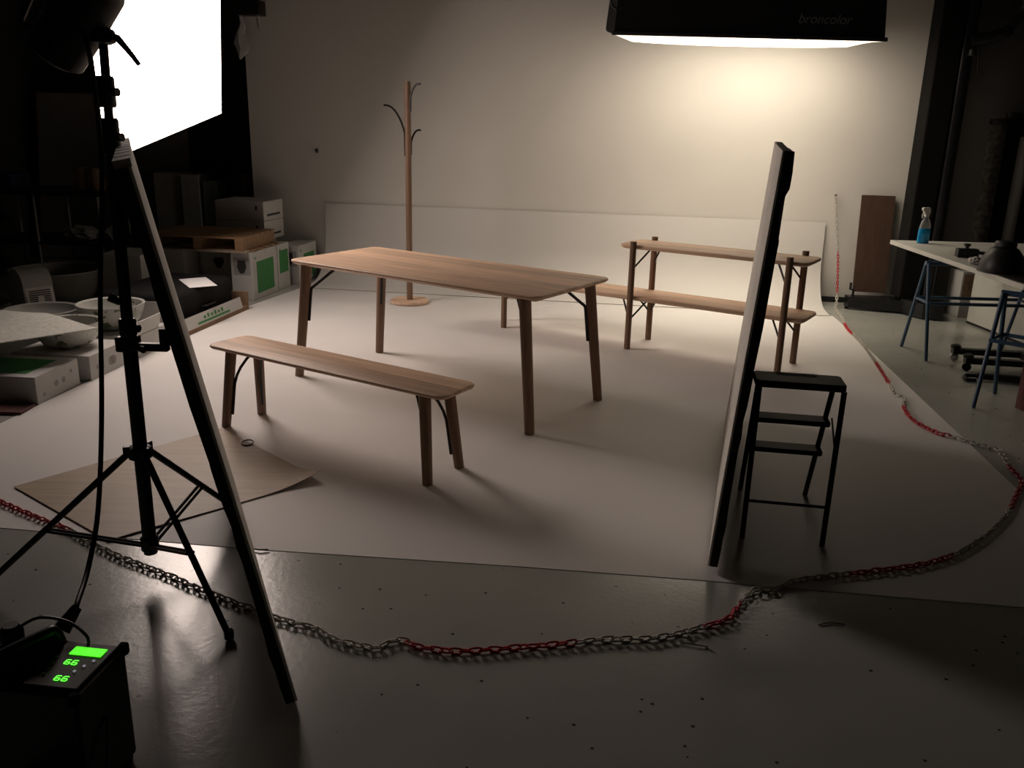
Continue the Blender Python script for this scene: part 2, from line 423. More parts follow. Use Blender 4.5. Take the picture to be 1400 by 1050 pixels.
# overhead strip box at the right
p0 = Vector((.721, 7.10, 2.209)); p1 = Vector((2.75, 7.10, 2.209)); q = Vector((0, .70, .09))      # tipped towards the back wall
cr = (p0+p1)/2 + q/2
SBR, MR = softbox('softbox', 'wide black overhead softbox with lit underside above the shelf bench', cr, (1, 0, 0), -q, 1.0145, .35, .85, (.97, .22), RIGHT_COL, RIGHT_POWER, cr + Vector((0, -.15, 1.12)), sag=.075, grad=(.22, -.18, 1.45, .72, 2.3, .28))
obj('front_rim', B().box(-1.045, 1.045, .357, .380, -.030, .0, .006), black, SBR)
obj('side_bracket', B().tube([(-1.0, .31, -.17), (-1.05, .31, -.20), (-1.07, .31, -.27), (-1.03, .31, -.35)], .010, 8), black, SBR, True)
tc = bpy.data.curves.new('lettering', 'FONT'); tc.body = 'broncolor'; tc.size = .098; tc.shear = .25; tc.extrude = .0006; tc.align_x = 'CENTER'
to = bpy.data.objects.new('lettering_src', tc); COL.objects.link(to)
bpy.context.view_layer.update()
tme = bpy.data.meshes.new_from_object(to.evaluated_get(bpy.context.evaluated_depsgraph_get())); bpy.data.objects.remove(to)
tme.materials.clear(); tme.materials.append(M('lettering_grey', (.10, .10, .10), .7))
lt = bpy.data.objects.new('lettering', tme); COL.objects.link(lt); lt.parent = SBR
# on the fabric face turned to the camera (local +y side, which narrows towards the back)
fy = .362 + (.22-.362)*(.13-.02)/.83
ang = math.atan2(.142, .83)
# text x -> local +x ; text up -> local -z (world up) leaning inwards ; text normal -> local +y
lt.matrix_local = Matrix.Translation((.555, fy+.006, -.115)) @ Matrix(((1, 0, 0, 0), (0, -math.sin(ang), math.cos(ang), 0), (0, -math.cos(ang), -math.sin(ang), 0), (0, 0, 0, 1)))

# ------------------------------------------------------------ light stand
ls = thing('light_stand', 'black tripod light stand at the left in front of the leaning foam board', 'light stand', (-1.253, 2.741, 0))
obj('pole', B().tube([(0, 0, .09), (.004, 0, .90)], .0235, 14), black, ls, True)
obj('pole', B().tube([(.004, 0, .88), (.012, 0, 1.47)], .0185, 14), black, ls, True)
obj('pole', B().tube([(.012, 0, 1.45), (.022, 0, 1.775)], .0135, 14), black, ls, True)
obj('collar', B().lathe([(.030, .445), (.038, .45), (.038, .485), (.030, .49)], 16), black, ls, True)
obj('collar', B().lathe([(.024, .10), (.030, .105), (.030, .15), (.024, .155)], 16), black, ls, True)
for k in range(3):
    t = math.atan2(-.431, .443) + k*2.0944; cx, cy = math.cos(t), math.sin(t); RR = .545
    lg = obj('leg', B().tube([(cx*.035, cy*.035, .468), (cx*RR, cy*RR, .012)], [.0115, .0105], 10), black, ls, True)
    obj('rubber_foot', B().lathe([(.012, .004), (.015, .006), (.015, .03), (.012, .034)], 12, (cx*RR, cy*RR, 0)), black_matte, lg, True)
    f = .56; jx = .035+(RR-.035)*f; jz = .468-.456*f
    for s in (-1, 1):
        ox, oy = -cy*s*.010, cx*s*.010
        obj('strut', B().bar((cx*.028+ox, cy*.028+oy, .125), (cx*jx+ox, cy*jx+oy, jz), .0055, n=8), black, ls, True)
    obj('hinge', B().box(-.012, .012, -.014, .014, -.018, .018, .003, Matrix.Translation((cx*.040, cy*.040, .475)) @ Matrix.Rotation(t, 4, 'Z')), black, ls)
for z, ln in ((1.625, .09), (1.495, .11), (.90, .06)):
    x = .014 if z > 1 else .004
    cl = obj('clamp', B().lathe([(.023, z-ln/2), (.027, z-ln/2+.006), (.027, z+ln/2-.006), (.023, z+ln/2)], 14, (x, 0, 0)), black, ls, True)
    if z == 1.62:
        obj('knob', B().tube([(x+.02, 0, z+.025), (x+.045, -.004, z+.04), (x+.055, -.006, z+.01), (x+.058, -.006, z-.02)], [.008, .012, .012, .008], 8), black, cl, True)
    else:
        obj('knob', B().bar((x+.018, -.003, z), (x+.04, -.01, z), .011, .013, 10), black, cl, True)
cl = obj('clamp', B().box(-.034, .034, -.026, .026, .822, .872, .006), black, ls)
obj('clamp_arm', B().box(.03, .125, -.035, -.008, .830, .856, .004), black, cl)
obj('clamp_arm', B().box(.115, .140, -.035, -.006, .830, .905, .004), black, cl)
obj('knob', B().bar((-.008, -.010, .985), (-.032, -.026, 1.005), .011, .015, 10), black, cl, True)
obj('knob', B().bar((.03, -.02, .842), (.07, -.05, .840), .009, .012, 10), black, cl, True)
# flash head on its top
hd = thing('flash_head', 'black flash head clamped on top of the tripod light stand', 'flash head', (-1.231, 2.741, 1.775))
obj('swivel', B().lathe([(.020, -.018), (.034, -.012), (.038, .0), (.034, .022), (.02, .03)], 16), black, hd, True)
obj('lever', B().tube([(.03, -.012, .006), (.052, -.02, .0), (.085, -.02, -.040), (.108, -.02, -.072)], [.010, .011, .0085, .007], 8), black, hd, True)
ax = Vector((.62, -.1, .78)).normalized(); xx = ax.cross(Vector((0, 1, 0))).normalized(); yy = ax.cross(xx)
hm = Matrix(((xx.x, yy.x, ax.x, -.044), (xx.y, yy.y, ax.y, .01), (xx.z, yy.z, ax.z, .095), (0, 0, 0, 1)))
bd = obj('body', B().lathe([(.055, -.20), (.082, -.185), (.086, -.10), (.086, .06), (.080, .075)], 28, mtx=hm), black, hd, True)
obj('reflector', B().lathe([(.082, .076), (.088, .09), (.125, .185), (.128, .192), (.123, .19), (.080, .088)], 28, cap=False, mtx=hm), black, hd, True)
obj('handle', B().tube([hm @ Vector((.085, 0, -.16)), hm @ Vector((.13, 0, -.17)), hm @ Vector((.14, 0, -.08)), hm @ Vector((.085, 0, -.04))], .011, 8), black, hd, True)
# cable from the head to the pack
def smooth_path(pts, n=6):
    P = [Vector(p) for p in pts]; out = []
    for i in range(len(P)-1):
        a0, a1, a2, a3 = P[max(i-1, 0)], P[i], P[i+1], P[min(i+2, len(P)-1)]
        for k in range(n):
            t = k/n
            out.append(.5*((2*a1)+(a2-a0)*t+(2*a0-5*a1+4*a2-a3)*t*t+(3*a1-a0-3*a2+a3)*t**3))
    out.append(P[-1]); return out
cb = B().tube(smooth_path([(-1.30, 2.70, 1.80), (-1.255, 2.69, 1.76), (-1.245, 2.68, 1.448), (-1.238, 2.56, 1.05), (-1.206, 2.42, .729), (-1.165, 2.25, .49), (-1.135, 2.10, .385), (-1.094, 1.950, .368), (-1.0905, 1.938, .359)]), .0072, 10)
tag(obj('lamp_cable', cb, black, smooth=True), 'black cable hanging from the flash head down to the power pack', 'cable')

# ------------------------------------------------------------ power pack
pk = thing('power_pack', 'black flash power pack with lit green display on the concrete floor', 'power pack', (-1.075, 1.775, 0), math.radians(-7))
# local: x to the right, y away; body 0.30 wide, 0.20 deep, 0.32 high
obj('body', B().box(-.165, .135, -.115, .085, .012, .322, .008), black_gloss, pk)
obj('control_panel', B().box(-.005, .128, -.100, .072, .3225, .328, .003), black, pk)
sc = obj('display', B().box(.032, .112, .020, .050, .3285, .331, mtx=None), lcd, pk)
sg = lambda x, y: [((x, x+.010), (y+.016, y+.018)), ((x, x+.010), (y, y+.002)), ((x, x+.010), (y+.008, y+.010)), ((x-.002, x), (y+.002, y+.016)), ((x+.010, x+.012), (y+.002, y+.008))]
for gy, gx in ((-.018, .043), (-.078, .058)):
    for k in range(2):
        q = B()
        for (xa, xb), (ya, yb) in sg(gx+k*.018, gy): q.box(xa, xb, ya, yb, .3285, .3300)
        obj('digit', q, lcd_digit, pk)
for i in range(4):
    obj('button', B().lathe([(.004, .3283), (.004, .331), (.003, .332)], 10, (.010+.010*i*.4, .005-.022*i, 0)), carton_dim, pk)
for i in range(3):
    obj('button', B().lathe([(.0035, .3283), (.0035, .331)], 10, (.105-.010*i, .004-.022*i, 0)), led_white, pk)
obj('handle', B().tube(smooth_path([(-.145, -.075, .318), (-.10, -.055, .352), (-.035, .03, .368), (-.025, .055, .362), (-.022, .07, .318)]), .014, 10), black, pk, True)
obj('handle_web', B().box(-.012, .012, -.085, .075, .322, .352, .004, Matrix.Translation((-.06, 0, 0)) @ Matrix.Rotation(math.radians(-28), 4, 'Z')), black_matte, pk)
obj('plug', B().bar((-.055, .120, .322), (-.037, .165, .362), .022, .013, 14), black, pk, True)
obj('plug', B().lathe([(.025, .322), (.028, .33), (.028, .355), (.018, .372)], 16, (-.135, .05, 0)), black, pk, True)
obj('cable_loop', B().tube(smooth_path([(-.13, .05, .355), (-.09, .09, .372), (-.02, .10, .362), (.04, .078, .345), (.05, .070, .324)]), .004, 8), black, pk, True)
obj('cable_loop', B().tube(smooth_path([(.137, -.02, .20), (.152, -.05, .15), (.156, -.08, .08), (.146, -.10, .03)]), .003, 8), black, pk, True)
for sx in (-.145, .115):
    for sy in (-.095, .065): obj('rubber_foot', B().lathe([(.014, .0), (.016, .003), (.016, .013)], 12, (sx, sy, 0)), black_matte, pk)
for x, y in ((.135, .085), (.135, -.115)):
    obj('corner_bumper', B().box(x-.016, x+.006, y-.011, y+.011, .296, .326, .005), black_matte, pk)

# ------------------------------------------------------------ step stool
st = thing('step_stool', 'black metal folding step stool behind the upright foam board', 'step stool', (.93, 3.14, 0), math.radians(-9.5))
# local x right 0..0.32, y away
TW = .305
obj('top_step', slab(.330, .140, .02, [(.006, .632), (0, .637), (0, .655), (.004, .660)], 4), stool_black, st, True, (TW/2, .065, 0))
obj('tread_plate', slab(.15, .035, .006, [(0, .6605), (0, .6615)], 3), carton_dim, st, False, (TW/2-.005, .112, 0))
for x in (0, TW):
    obj('leg', B().tube([(x, 0, .004), (x+(.006 if x else .004), .012, .632)], .0105, 10), stool_black, st, True)
obj('cross_bar', B().bar((0, .004, .165), (TW, .004, .165), .006), stool_black, st, True)
for x in (.012, TW-.012):
    obj('leg', B().tube([(x+.018, .50, .004), (x, .115, .632)], .0105, 10), stool_black, st, True)
def far(z): f = (.632-z)/.628; return .018*f, .115+.385*f
for z in (.46, .30):
    dx, y = far(z)
    obj('step', slab(.300, .085, .01, [(.004, -.018), (0, -.014), (0, .0), (.003, .003)], 3), stool_black, st, True, (TW/2+dx, y-.030, z))
obj('hinge_strut', B().bar((TW-.004, .006, .42), (TW+.02, .23, .455), .004, n=6), stool_black, st, True)
obj('hinge_strut', B().bar((.004, .006, .42), (.02, .23, .455), .004, n=6), stool_black, st, True)

# ------------------------------------------------------------ plastic chain
floor_px = [(2.90, 7.72), (2.83, 7.37), (2.72, 6.93), (2.65, 6.44), (2.54, 5.89), (2.42, 5.36), (2.37, 5.17), (2.38, 5.04), (2.31, 4.88), (2.26, 4.65), (2.29, 4.45), (2.35, 4.37), (2.48, 4.21), (2.50, 4.17), (2.44, 3.97), (2.40, 3.79), (2.30, 3.64), (2.13, 3.41), (1.96, 3.23), (1.74, 3.04), (1.55, 2.94), (1.35, 2.88), (1.16, 2.83), (1.03, 2.79), (.94, 2.73), (.87, 2.72), (.78, 2.60), (.73, 2.53), (.62, 2.47), (.48, 2.41), (.29, 2.39), (.21, 2.37), (.05, 2.34), (-.15, 2.31), (-.27, 2.33), (-.32, 2.36), (-.36, 2.35), (-.40, 2.32), (-.49, 2.34), (-.55, 2.37), (-.61, 2.42), (-.66, 2.44), (-.74, 2.47), (-1.02, 2.62), (-1.09, 2.66), (-1.20, 2.73), (-1.31, 2.79), (-1.42, 2.85), (-1.52, 2.92), (-1.62, 2.99), (-1.70, 3.05), (-1.82, 3.12), (-1.96, 3.20), (-2.11, 3.29), (-2.28, 3.38)]
path = [(2.905, 8.095, .975), (2.925, 8.05, .75), (2.955, 7.98, .45), (2.955, 7.90, .20), (2.93, 7.80, .06)] + [(x, y, .013) for x, y in floor_px]
path = smooth_path(path, 8)
PITCH = .0300
acc = [0.0]
for i in range(1, len(path)): acc.append(acc[-1]+(path[i]-path[i-1]).length)
def at(s):
    import bisect
    i = min(max(bisect.bisect(acc, s), 1), len(path)-1)
    t = (s-acc[i-1])/max(acc[i]-acc[i-1], 1e-9); return path[i-1].lerp(path[i], t)
def s_near(x, y):
    return acc[min(range(len(path)), key=lambda i: (path[i].x-x)**2+(path[i].y-y)**2+(path[i].z-.013)**2)]
def s_z(z): return acc[min(range(40), key=lambda i: abs(path[i].z-z))]
reds = [(s_z(.50), s_z(.12)), (s_near(2.72, 6.93)-.18, s_near(2.65, 6.44)-.30), (s_near(2.54, 5.89), s_near(2.42, 5.36)), (s_near(2.31, 4.88), s_near(2.35, 4.37)), (s_near(2.44, 3.97), s_near(2.17, 3.46)), (s_near(1.70, 3.02), s_near(1.25, 2.855)), (s_near(.80, 2.62), s_near(.66, 2.485)), (s_near(.21, 2.37), s_near(-.32, 2.36)), (s_near(-1.70, 3.05), acc[-1]+1)]
def link_mesh(m, name):
    b = B(); a, rr, wr = .0105, .0100, .0036; P = []
    for k in range(6): t = -math.pi/2+math.pi*k/5; P.append((a+rr*math.cos(t), rr*math.sin(t), 0))
    for k in range(6): t = math.pi/2+math.pi*k/5; P.append((-a+rr*math.cos(t), rr*math.sin(t), 0))
    b.tube(P, wr, 5, closed=True)
    me = bpy.data.meshes.new(name); bmesh.ops.recalc_face_normals(b.bm, faces=b.bm.faces); b.bm.to_mesh(me); b.bm.free(); me.materials.append(m)
    for p in me.polygons: p.use_smooth = True
    return me
LW, LR = link_mesh(link_white, 'white_link'), link_mesh(plastic_red, 'red_link')
ch = thing('barrier_chain', 'red and white plastic chain hung on the back wall and snaking around the set', 'chain')
links = []
s = .006; k = 0
while s < acc[-1]-.02:
    p = at(s); d = (at(s+.006)-at(s-.006 if s > .006 else 0)).normalized()
    upv = Vector((0, 0, 1)) if abs(d.z) < .8 else Vector((1, 0, 0))
    y = upv.cross(d).normalized(); z = d.cross(y)
    base = Matrix(((d.x, y.x, z.x, p.x), (d.y, y.y, z.y, p.y), (d.z, y.z, z.z, p.z), (0, 0, 0, 1)))
    onf = p.z < .02
    roll = math.radians((12 if k % 2 else 78) + (random.uniform(-16, 16) if onf else 0))
    yawj = math.radians(random.uniform(-10, 10)) if onf else 0
    mt = base @ Matrix.Rotation(yawj, 4, 'Z') @ Matrix.Rotation(roll, 4, 'X')
    links.append((p.length, mt, any(a0 <= s <= a1 for a0, a1 in reds), s)); s += PITCH; k += 1
order = sorted(range(len(links)), key=lambda i: (links[i][1].translation-Vector((0, 0, 1.57))).length)
for i in order[:296]: part('link', LR if links[i][2] else LW, ch, links[i][1])
for red, mm in ((False, LW), (True, LR)):
    bm = bmesh.new()
    for i in order[296:]:
        if links[i][2] == red:
            t = bmesh.new(); t.from_mesh(mm); t.transform(links[i][1]); me = bpy.data.meshes.new('t'); t.to_mesh(me); t.free(); bm.from_mesh(me); bpy.data.meshes.remove(me)
    if len(bm.verts):
        o = obj('chain_run', bm, plastic_red if red else link_white, ch); o['kind'] = 'stuff'
obj('wall_hook', B().tube([(2.903, 8.122, .985), (2.903, 8.085, .985), (2.903, 8.078, .995)], .005, 8), black, ch)

# ------------------------------------------------------------ things on the floor
bp = B(); A_, B_, C_, D_ = Vector((-2.14, 3.45, 0)), Vector((-1.50, 4.24, 0)), Vector((-.85, 3.61, 0)), Vector((-1.52, 2.98, 0))
NG = 14; rows = []
for i in range(NG+1):
    row = []
    for j in range(NG+1):
        a_, b_ = i/NG, j/NG
        p = A_*(1-a_)*(1-b_)+B_*a_*(1-b_)+C_*a_*b_+D_*(1-a_)*b_
        q_ = a_*b_
        z = .006 + .040*max(0, (q_-.74)/.26)**1.8 + .003*math.sin(a_*9)*math.sin(b_*7)**2
        row.append((p.x, p.y, z))
    rows.append(row)
verts = {}
for t_, dz in ((0, .0), (1, .003)):
    for i in range(NG+1):
        for j in range(NG+1): x_, y_, z_ = rows[i][j]; verts[t_, i, j] = bp.bm.verts.new((x_, y_, z_+dz))
for i in range(NG):
    for j in range(NG):
        bp.bm.faces.new([verts[1, i, j], verts[1, i+1, j], verts[1, i+1, j+1], verts[1, i, j+1]])
        bp.bm.faces.new([verts[0, i, j+1], verts[0, i+1, j+1], verts[0, i+1, j], verts[0, i, j]])
for i in range(NG):
    for e in (0, NG):
        bp.bm.faces.new([verts[0, i, e], verts[0, i+1, e], verts[1, i+1, e], verts[1, i, e]])
        bp.bm.faces.new([verts[0, e, i], verts[0, e, i+1], verts[1, e, i+1], verts[1, e, i]])
tag(obj('brown_paper', bp, kraft_sheet, smooth=True), 'brown paper sheet with one curled corner lying under the light stand', 'paper')
rg = B().tube([(-1.30+.028*math.cos(t*.5236), 4.02+.028*math.sin(t*.5236), .017+.004*math.sin(t*.5236)) for t in range(12)], .004, 6, closed=True)
tag(obj('wire_ring', rg, dark_metal, smooth=True), 'small dark wire ring lying behind the leaning foam board', 'ring')
sw = thing('screw', 'small screw lying on the concrete in front of the chain', 'screw', (.60, 2.385, .0065), math.radians(-14))
obj('shaft', B().bar((-.045, 0, 0), (.03, 0, 0), .0025, n=8), carton_dim, sw); obj('head', B().bar((.028, 0, 0), (.036, 0, 0), .006, n=10), plastic_white, sw)
tag(obj('wire_scrap', B().tube(smooth_path([(1.03, 2.52, .0035), (1.07, 2.535, .004), (1.12, 2.53, .0035)]), .0022, 6), black), 'short black wire scrap on the concrete right of the screw', 'wire')
tag(obj('tape_scrap', B().tube([(-.97, 2.945, .007), (-.93, 2.935, .009), (-.90, 2.94, .007)], .0035, 6), black), 'tiny dark scrap at the front edge of the white ground sheet', 'scrap')

# ------------------------------------------------------------ boxes and clutter on the left
def carton_box(name, label, x0, x1, y0, y1, z0, z1, m=carton, cat='box', rz=0, group=None, seam=True):
    if name == 'carton' and x0 < 0: group = 'cartons stored along the left side of the studio'
    t = thing(name, label, cat, ((x0+x1)/2, (y0+y1)/2, z0), rz, group)
    a, b_, h = (x1-x0)/2, (y1-y0)/2, z1-z0
    obj('body', B().box(-a, a, -b_, b_, .001, h-.004, .003), m, t)
    if seam:
        obj('flap', B().box(-a+.001, a-.001, -b_+.001, -.0015, h-.004, h-.0005), m, t)
        obj('flap', B().box(-a+.001, a-.001, .0015, b_-.001, h-.004, h-.0005), m, t)
    return t, a, b_, h
# front row
t, a, b_, h = carton_box('carton', 'flat white carton with green printed top nearest the camera', -3.06, -2.60, 4.57, 4.985, 0, .160, rz=math.radians(-4.5))
obj('green_panel', B().box(-a+.02, a-.09, -b_+.06, b_-.06, h-.0002, h+.001), green, t)
for yy in (-.14, -.02, .05, .13): obj('print_mark', B().lathe([(.018 if abs(yy) < .06 else .011, 0), (.018 if abs(yy) < .06 else .011, .001)], 14, mtx=Matrix.Translation((a+.0, yy, .075+(.03 if yy > .1 else -.03 if yy < -.1 else 0))) @ Matrix.Rotation(math.pi/2, 4, 'Y')), carton_dim, t)
t, a, b_, h = carton_box('carton', 'flat plain white carton under the flowered bowls, second in the front row', -3.02, -2.52, 5.05, 5.46, 0, .155, rz=math.radians(-6))
for yy in (-.13, .02, .05): obj('print_mark', B().lathe([(.014 if yy < 0 else .03, 0), (.014 if yy < 0 else .03, .001)], 14, mtx=Matrix.Translation((a, yy, .07)) @ Matrix.Rotation(math.pi/2, 4, 'Y')), carton_dim, t)
t, a, b_, h = carton_box('carton', 'open white carton with raised flaps behind the light stand pole', -2.98, -2.46, 5.56, 6.02, 0, .150, rz=math.radians(-5), seam=False)
obj('flap', B().box(a-.01, a-.004, -.20, .10, h-.01, h+.10, mtx=Matrix.Translation((a-.01, 0, h)) @ Matrix.Rotation(math.radians(14), 4, 'Y') @ Matrix.Translation((-a+.01, 0, -h))), carton, t)
obj('flap', B().box(-.05, a-.03, b_-.004, b_+.001, h-.01, h+.14), carton, t)
carton_box('carton', 'flat white carton under the wide grey bowl at the far left', -3.50, -3.02, 5.50, 6.05, 0, .150)
carton_box('carton', 'flat carton the grey fan heater stands on', -3.85, -3.30, 6.12, 6.55, 0, .150)
tag(obj('wooden_board', B().box(-3.2, -2.62, 4.38, 4.53, .002, .018, .003), red_dim), 'dark reddish board on the floor in front of the green topped carton', 'board')
def bowl(name, label, c, R, H, m, n=32):
    t = thing(name, label, 'bowl', c, 0, 'bowls among the cartons')
    rb = R*.42
    obj('shell', B().lathe([(rb, 0), (rb*1.05, .006), (R*.74, H*.22), (R*.90, H*.50), (R*.97, H*.78), (R, H), (R-.006, H+.003), (R-.014, H-.001), (R*.92, H*.76), (R*.84, H*.5), (R*.68, H*.26), (.01, .02)], n), m, t, True)
    obj('rim', B().tube([(R*math.cos(2*math.pi*k/n)*.993, R*math.sin(2*math.pi*k/n)*.993, H) for k in range(n)], .006, 6, closed=True), ceramic, t, True)
bowl('bowl', 'flowered bowl under the bubble wrap on the second carton', (-2.77, 5.25, .157), .20, .155, floral_mat)
bowl('bowl', 'flowered bowl behind the light stand on the open carton', (-2.73, 5.77, .157), .215, .165, floral_mat)
bowl('bowl', 'wide plain grey bowl in front of the fan heater', (-3.20, 5.76, .152), .235, .12, ceramic)
bowl('basin', 'large dark grey basin beside the fan heater', (-3.71, 6.98, .002), .345, .33, ceramic_dark)
# bubble wrap sheet resting on bowl and box
wr = B(); A_, B_, C_, D_ = Vector((-3.38, 4.30, .345)), Vector((-3.42, 5.42, .345)), Vector((-2.93, 5.32, .345)), Vector((-2.47, 5.02, .325)); E_ = Vector((-2.72, 4.48, .33))
def patch(b, corners, n, th, fz):
    v = {}
    for t_ in (0, 1):
        for i in range(n+1):
            for j in range(n+1):
                a_, b2 = i/n, j/n
                p = corners[0]*(1-a_)*(1-b2)+corners[1]*a_*(1-b2)+corners[2]*a_*b2+corners[3]*(1-a_)*b2
                v[t_, i, j] = b.bm.verts.new((p.x, p.y, p.z+fz(a_, b2)+t_*th))
    for i in range(n):
        for j in range(n):
            b.bm.faces.new([v[1, i, j], v[1, i+1, j], v[1, i+1, j+1], v[1, i, j+1]]); b.bm.faces.new([v[0, i, j+1], v[0, i+1, j+1], v[0, i+1, j], v[0, i, j]])
    for i in range(n):
        for e in (0, n):
            b.bm.faces.new([v[0, i, e], v[0, i+1, e], v[1, i+1, e], v[1, i, e]]); b.bm.faces.new([v[0, e, i], v[0, e, i+1], v[1, e, i+1], v[1, e, i]])
patch(wr, [Vector((-3.35, 4.05, .33)), Vector((-3.45, 5.42, .335)), Vector((-2.95, 5.36, .335)), Vector((-2.47, 5.03, .325))][::1], 12, .006, lambda a_, b2: .006*math.sin(a_*7)*math.sin(b2*6))
tag(obj('bubble_wrap', wr, wrap_mat, smooth=True), 'sheet of shiny bubble wrap draped over bowl at the left edge', 'bubble wrap')
# support for the wrap's outer end
carton_box('carton', 'tall grey carton holding up the outer end of the bubble wrap', -3.50, -3.12, 4.62, 5.02, 0, .325, carton_dim)
# fan heater
fh = thing('fan_heater', 'rounded grey fan heater with square front grille', 'heater', (-3.58, 6.33, .152), math.radians(-38))
out = []
for k in range(15):
    tt = math.pi*k/14; out.append((.02-.125*math.cos(tt)*1.0, .15+.155*math.sin(tt)**.8))
prof2 = [(-.105, .0)] + out + [(.165, .0)]
q = B(); q.loops([[(x, y, z) for x, z in prof2] for y in (-.105, -.10, .10, .105)])
obj('housing', q, plastic_grey, fh, True)
gx = Matrix.Translation((.140, 0, .085)) @ Matrix.Rotation(math.radians(-12), 4, 'Y')
obj('front_frame', B().box(-.008, .022, -.10, .10, -.085, .10, .006, gx), plastic_white, fh)
for i in range(9): obj('grille_bar', B().box(.0225, .027, -.075, .075, -.062+i*.015, -.055+i*.015, mtx=gx), black, fh)
obj('badge', B().box(.0235, .030, -.022, .022, -.022, .022, mtx=gx), plastic_white, fh)
carton_box('carton', 'small white carton at the left picture edge beside the fan heater', -4.05, -3.72, 5.60, 5.92, 0, .42, carton)
carton_box('carton', 'upright white carton behind the light stand, left of the black case', -3.36, -3.03, 7.00, 7.42, 0, .455, carton)
# cardboard tray with black case
tr = thing('cardboard_tray', 'brown cardboard tray with white flap holding the black case', 'tray', (-2.66, 6.70, 0), math.radians(-9))
obj('base', B().box(-.36, .36, -.52, .52, .001, .035, .002), kraft, tr)
obj('end_wall', B().box(-.30, .36, .505, .52, .035, .15), kraft, tr)
fm = Matrix.Translation((.352, 0, .03)) @ Matrix.Rotation(math.radians(-14), 4, 'Y')
obj('front_flap', B().box(0, .006, -.50, .42, 0, .095, mtx=fm), carton, tr)
obj('green_stripe', B().box(.0062, .0075, -.30, .20, .018, .034, mtx=fm), green, tr)
for i in range(6): obj('print_mark', B().box(.0062, .0075, -.20+i*.055, -.17+i*.055, .045, .066+.008*(i % 2), mtx=fm), green, tr)
cz = thing('instrument_case', 'flat black case lying in the cardboard tray', 'case', (-2.70, 6.70, .037), math.radians(-9))
obj('body', slab(.62, .92, .06, [(.02, 0), (0, .02), (0, .22), (.012, .245), (.04, .258)], 5), black_matte, cz, True)
obj('handle', B().tube(smooth_path([(.312, -.09, .11), (.335, -.07, .11), (.335, .07, .11), (.312, .09, .11)]), .009, 8), black, cz, True)
pp = B(); pp.prism([(-2.67, 6.84), (-2.50, 6.97), (-2.29, 6.62), (-2.46, 6.50)], .2975, .299)
tag(obj('paper_sheet', pp, paper_white), 'white sheet of paper lying on the black case', 'paper')
# green marked upright cartons
def upright(name, label, x0, x1, y0, y1, h, gy0, gy1, gz0, gz1, vase=True):
    t, a, b_, hh = carton_box(name, label, x0, x1, y0, y1, 0, h, rz=math.radians(-9.5))
    obj('green_panel', B().box(a, a+.0012, gy0, gy1, gz0, gz1), green, t)
    obj('print_mark', B().lathe([(.012, 0), (.012, .0012)], 12, mtx=Matrix.Translation((a, -b_+.06, hh-.055)) @ Matrix.Rotation(math.pi/2, 4, 'Y')), green, t)
    if vase:
        fr = obj('picture', B().box(-a+.025, a-.02, -b_-.0012, -b_, hh-.20, hh-.05), carton_dim, t)
        obj('vase_print', B().lathe([(.018, 0), (.03, .02), (.045, .06), (.035, .095), (.042, .115)], 16, mtx=Matrix.Translation((0, -b_-.0012, hh-.185)) @ Matrix.Diagonal((1, .015, 1, 1))), ink, fr)
    return t
upright('carton', 'upright white carton with a large green square, beside the tray', -2.437, -2.237, 7.523, 8.023, .420, -.17, .17, .05, .33)
upright('carton', 'upright white carton with a green square behind its twin under the pallet', -2.373, -2.173, 8.029, 8.287, .420, -.09, .10, .15, .36, False)
upright('carton', 'white carton with a green square standing against the backdrop sheet', -2.235, -2.040, 8.34, 8.78, .370, -.10, .16, .05, .28)
carton_box('carton', 'plain white carton under the left end of the pallet', -3.20, -2.93, 7.66, 8.06, 0, .418)
t, a, b_, h = carton_box('carton', 'white carton with dark print half hidden under the pallet', -2.88, -2.58, 7.98, 8.24, 0, .418)
obj('vase_print', B().lathe([(.018, 0), (.03, .02), (.05, .06), (.04, .10)], 16, mtx=Matrix.Translation((.0, -b_-.001, .20)) @ Matrix.Diagonal((1, .012, 1, 1))), ink, t)
carton_box('carton', 'white carton standing under the two stacked cartons', -2.88, -2.40, 8.35, 8.74, 0, .420)
for z, lb in ((.422, 'lower of the two stacked white cartons with hand slots'), (.604, 'upper of the two stacked white cartons with hand slots')):
    t, a, b_, h = carton_box('carton', lb, -2.82, -2.33, 8.30, 8.72, z, z+.180, rz=math.radians(-10), group=None)
    obj('hand_slot', B().box(a, a+.002, -.14, .14, .040, .060), ink, t)
    obj('label_strip', B().box(.16, .18, -b_-.001, -b_, .10, .14), ink, t)
# pallet
pl = thing('pallet', 'small wooden pallet lying on the white cartons', 'pallet', (-2.735, 7.85, .422), math.radians(-8))
for i in range(6): obj('deck_slat', B().box(-.46, .46, -.34+i*.115, -.34+i*.115+.10, .118, .134, .002), pallet_wood, pl)
for x in (-.44, 0, .38): obj('stringer', B().box(x, x+.07, -.34, .335, .018, .118, .002), pallet_wood, pl)
obj('bottom_board', B().box(-.46, .47, -.35, -.25, .001, .018, .002), wood('pale_wood', 0, (.42, .34, .25)), pl)
for i in range(5): obj('bottom_slat', B().box(-.46, .50, -.22+i*.125, -.22+i*.125+.06, .001, .018, .002), pallet_wood, pl)
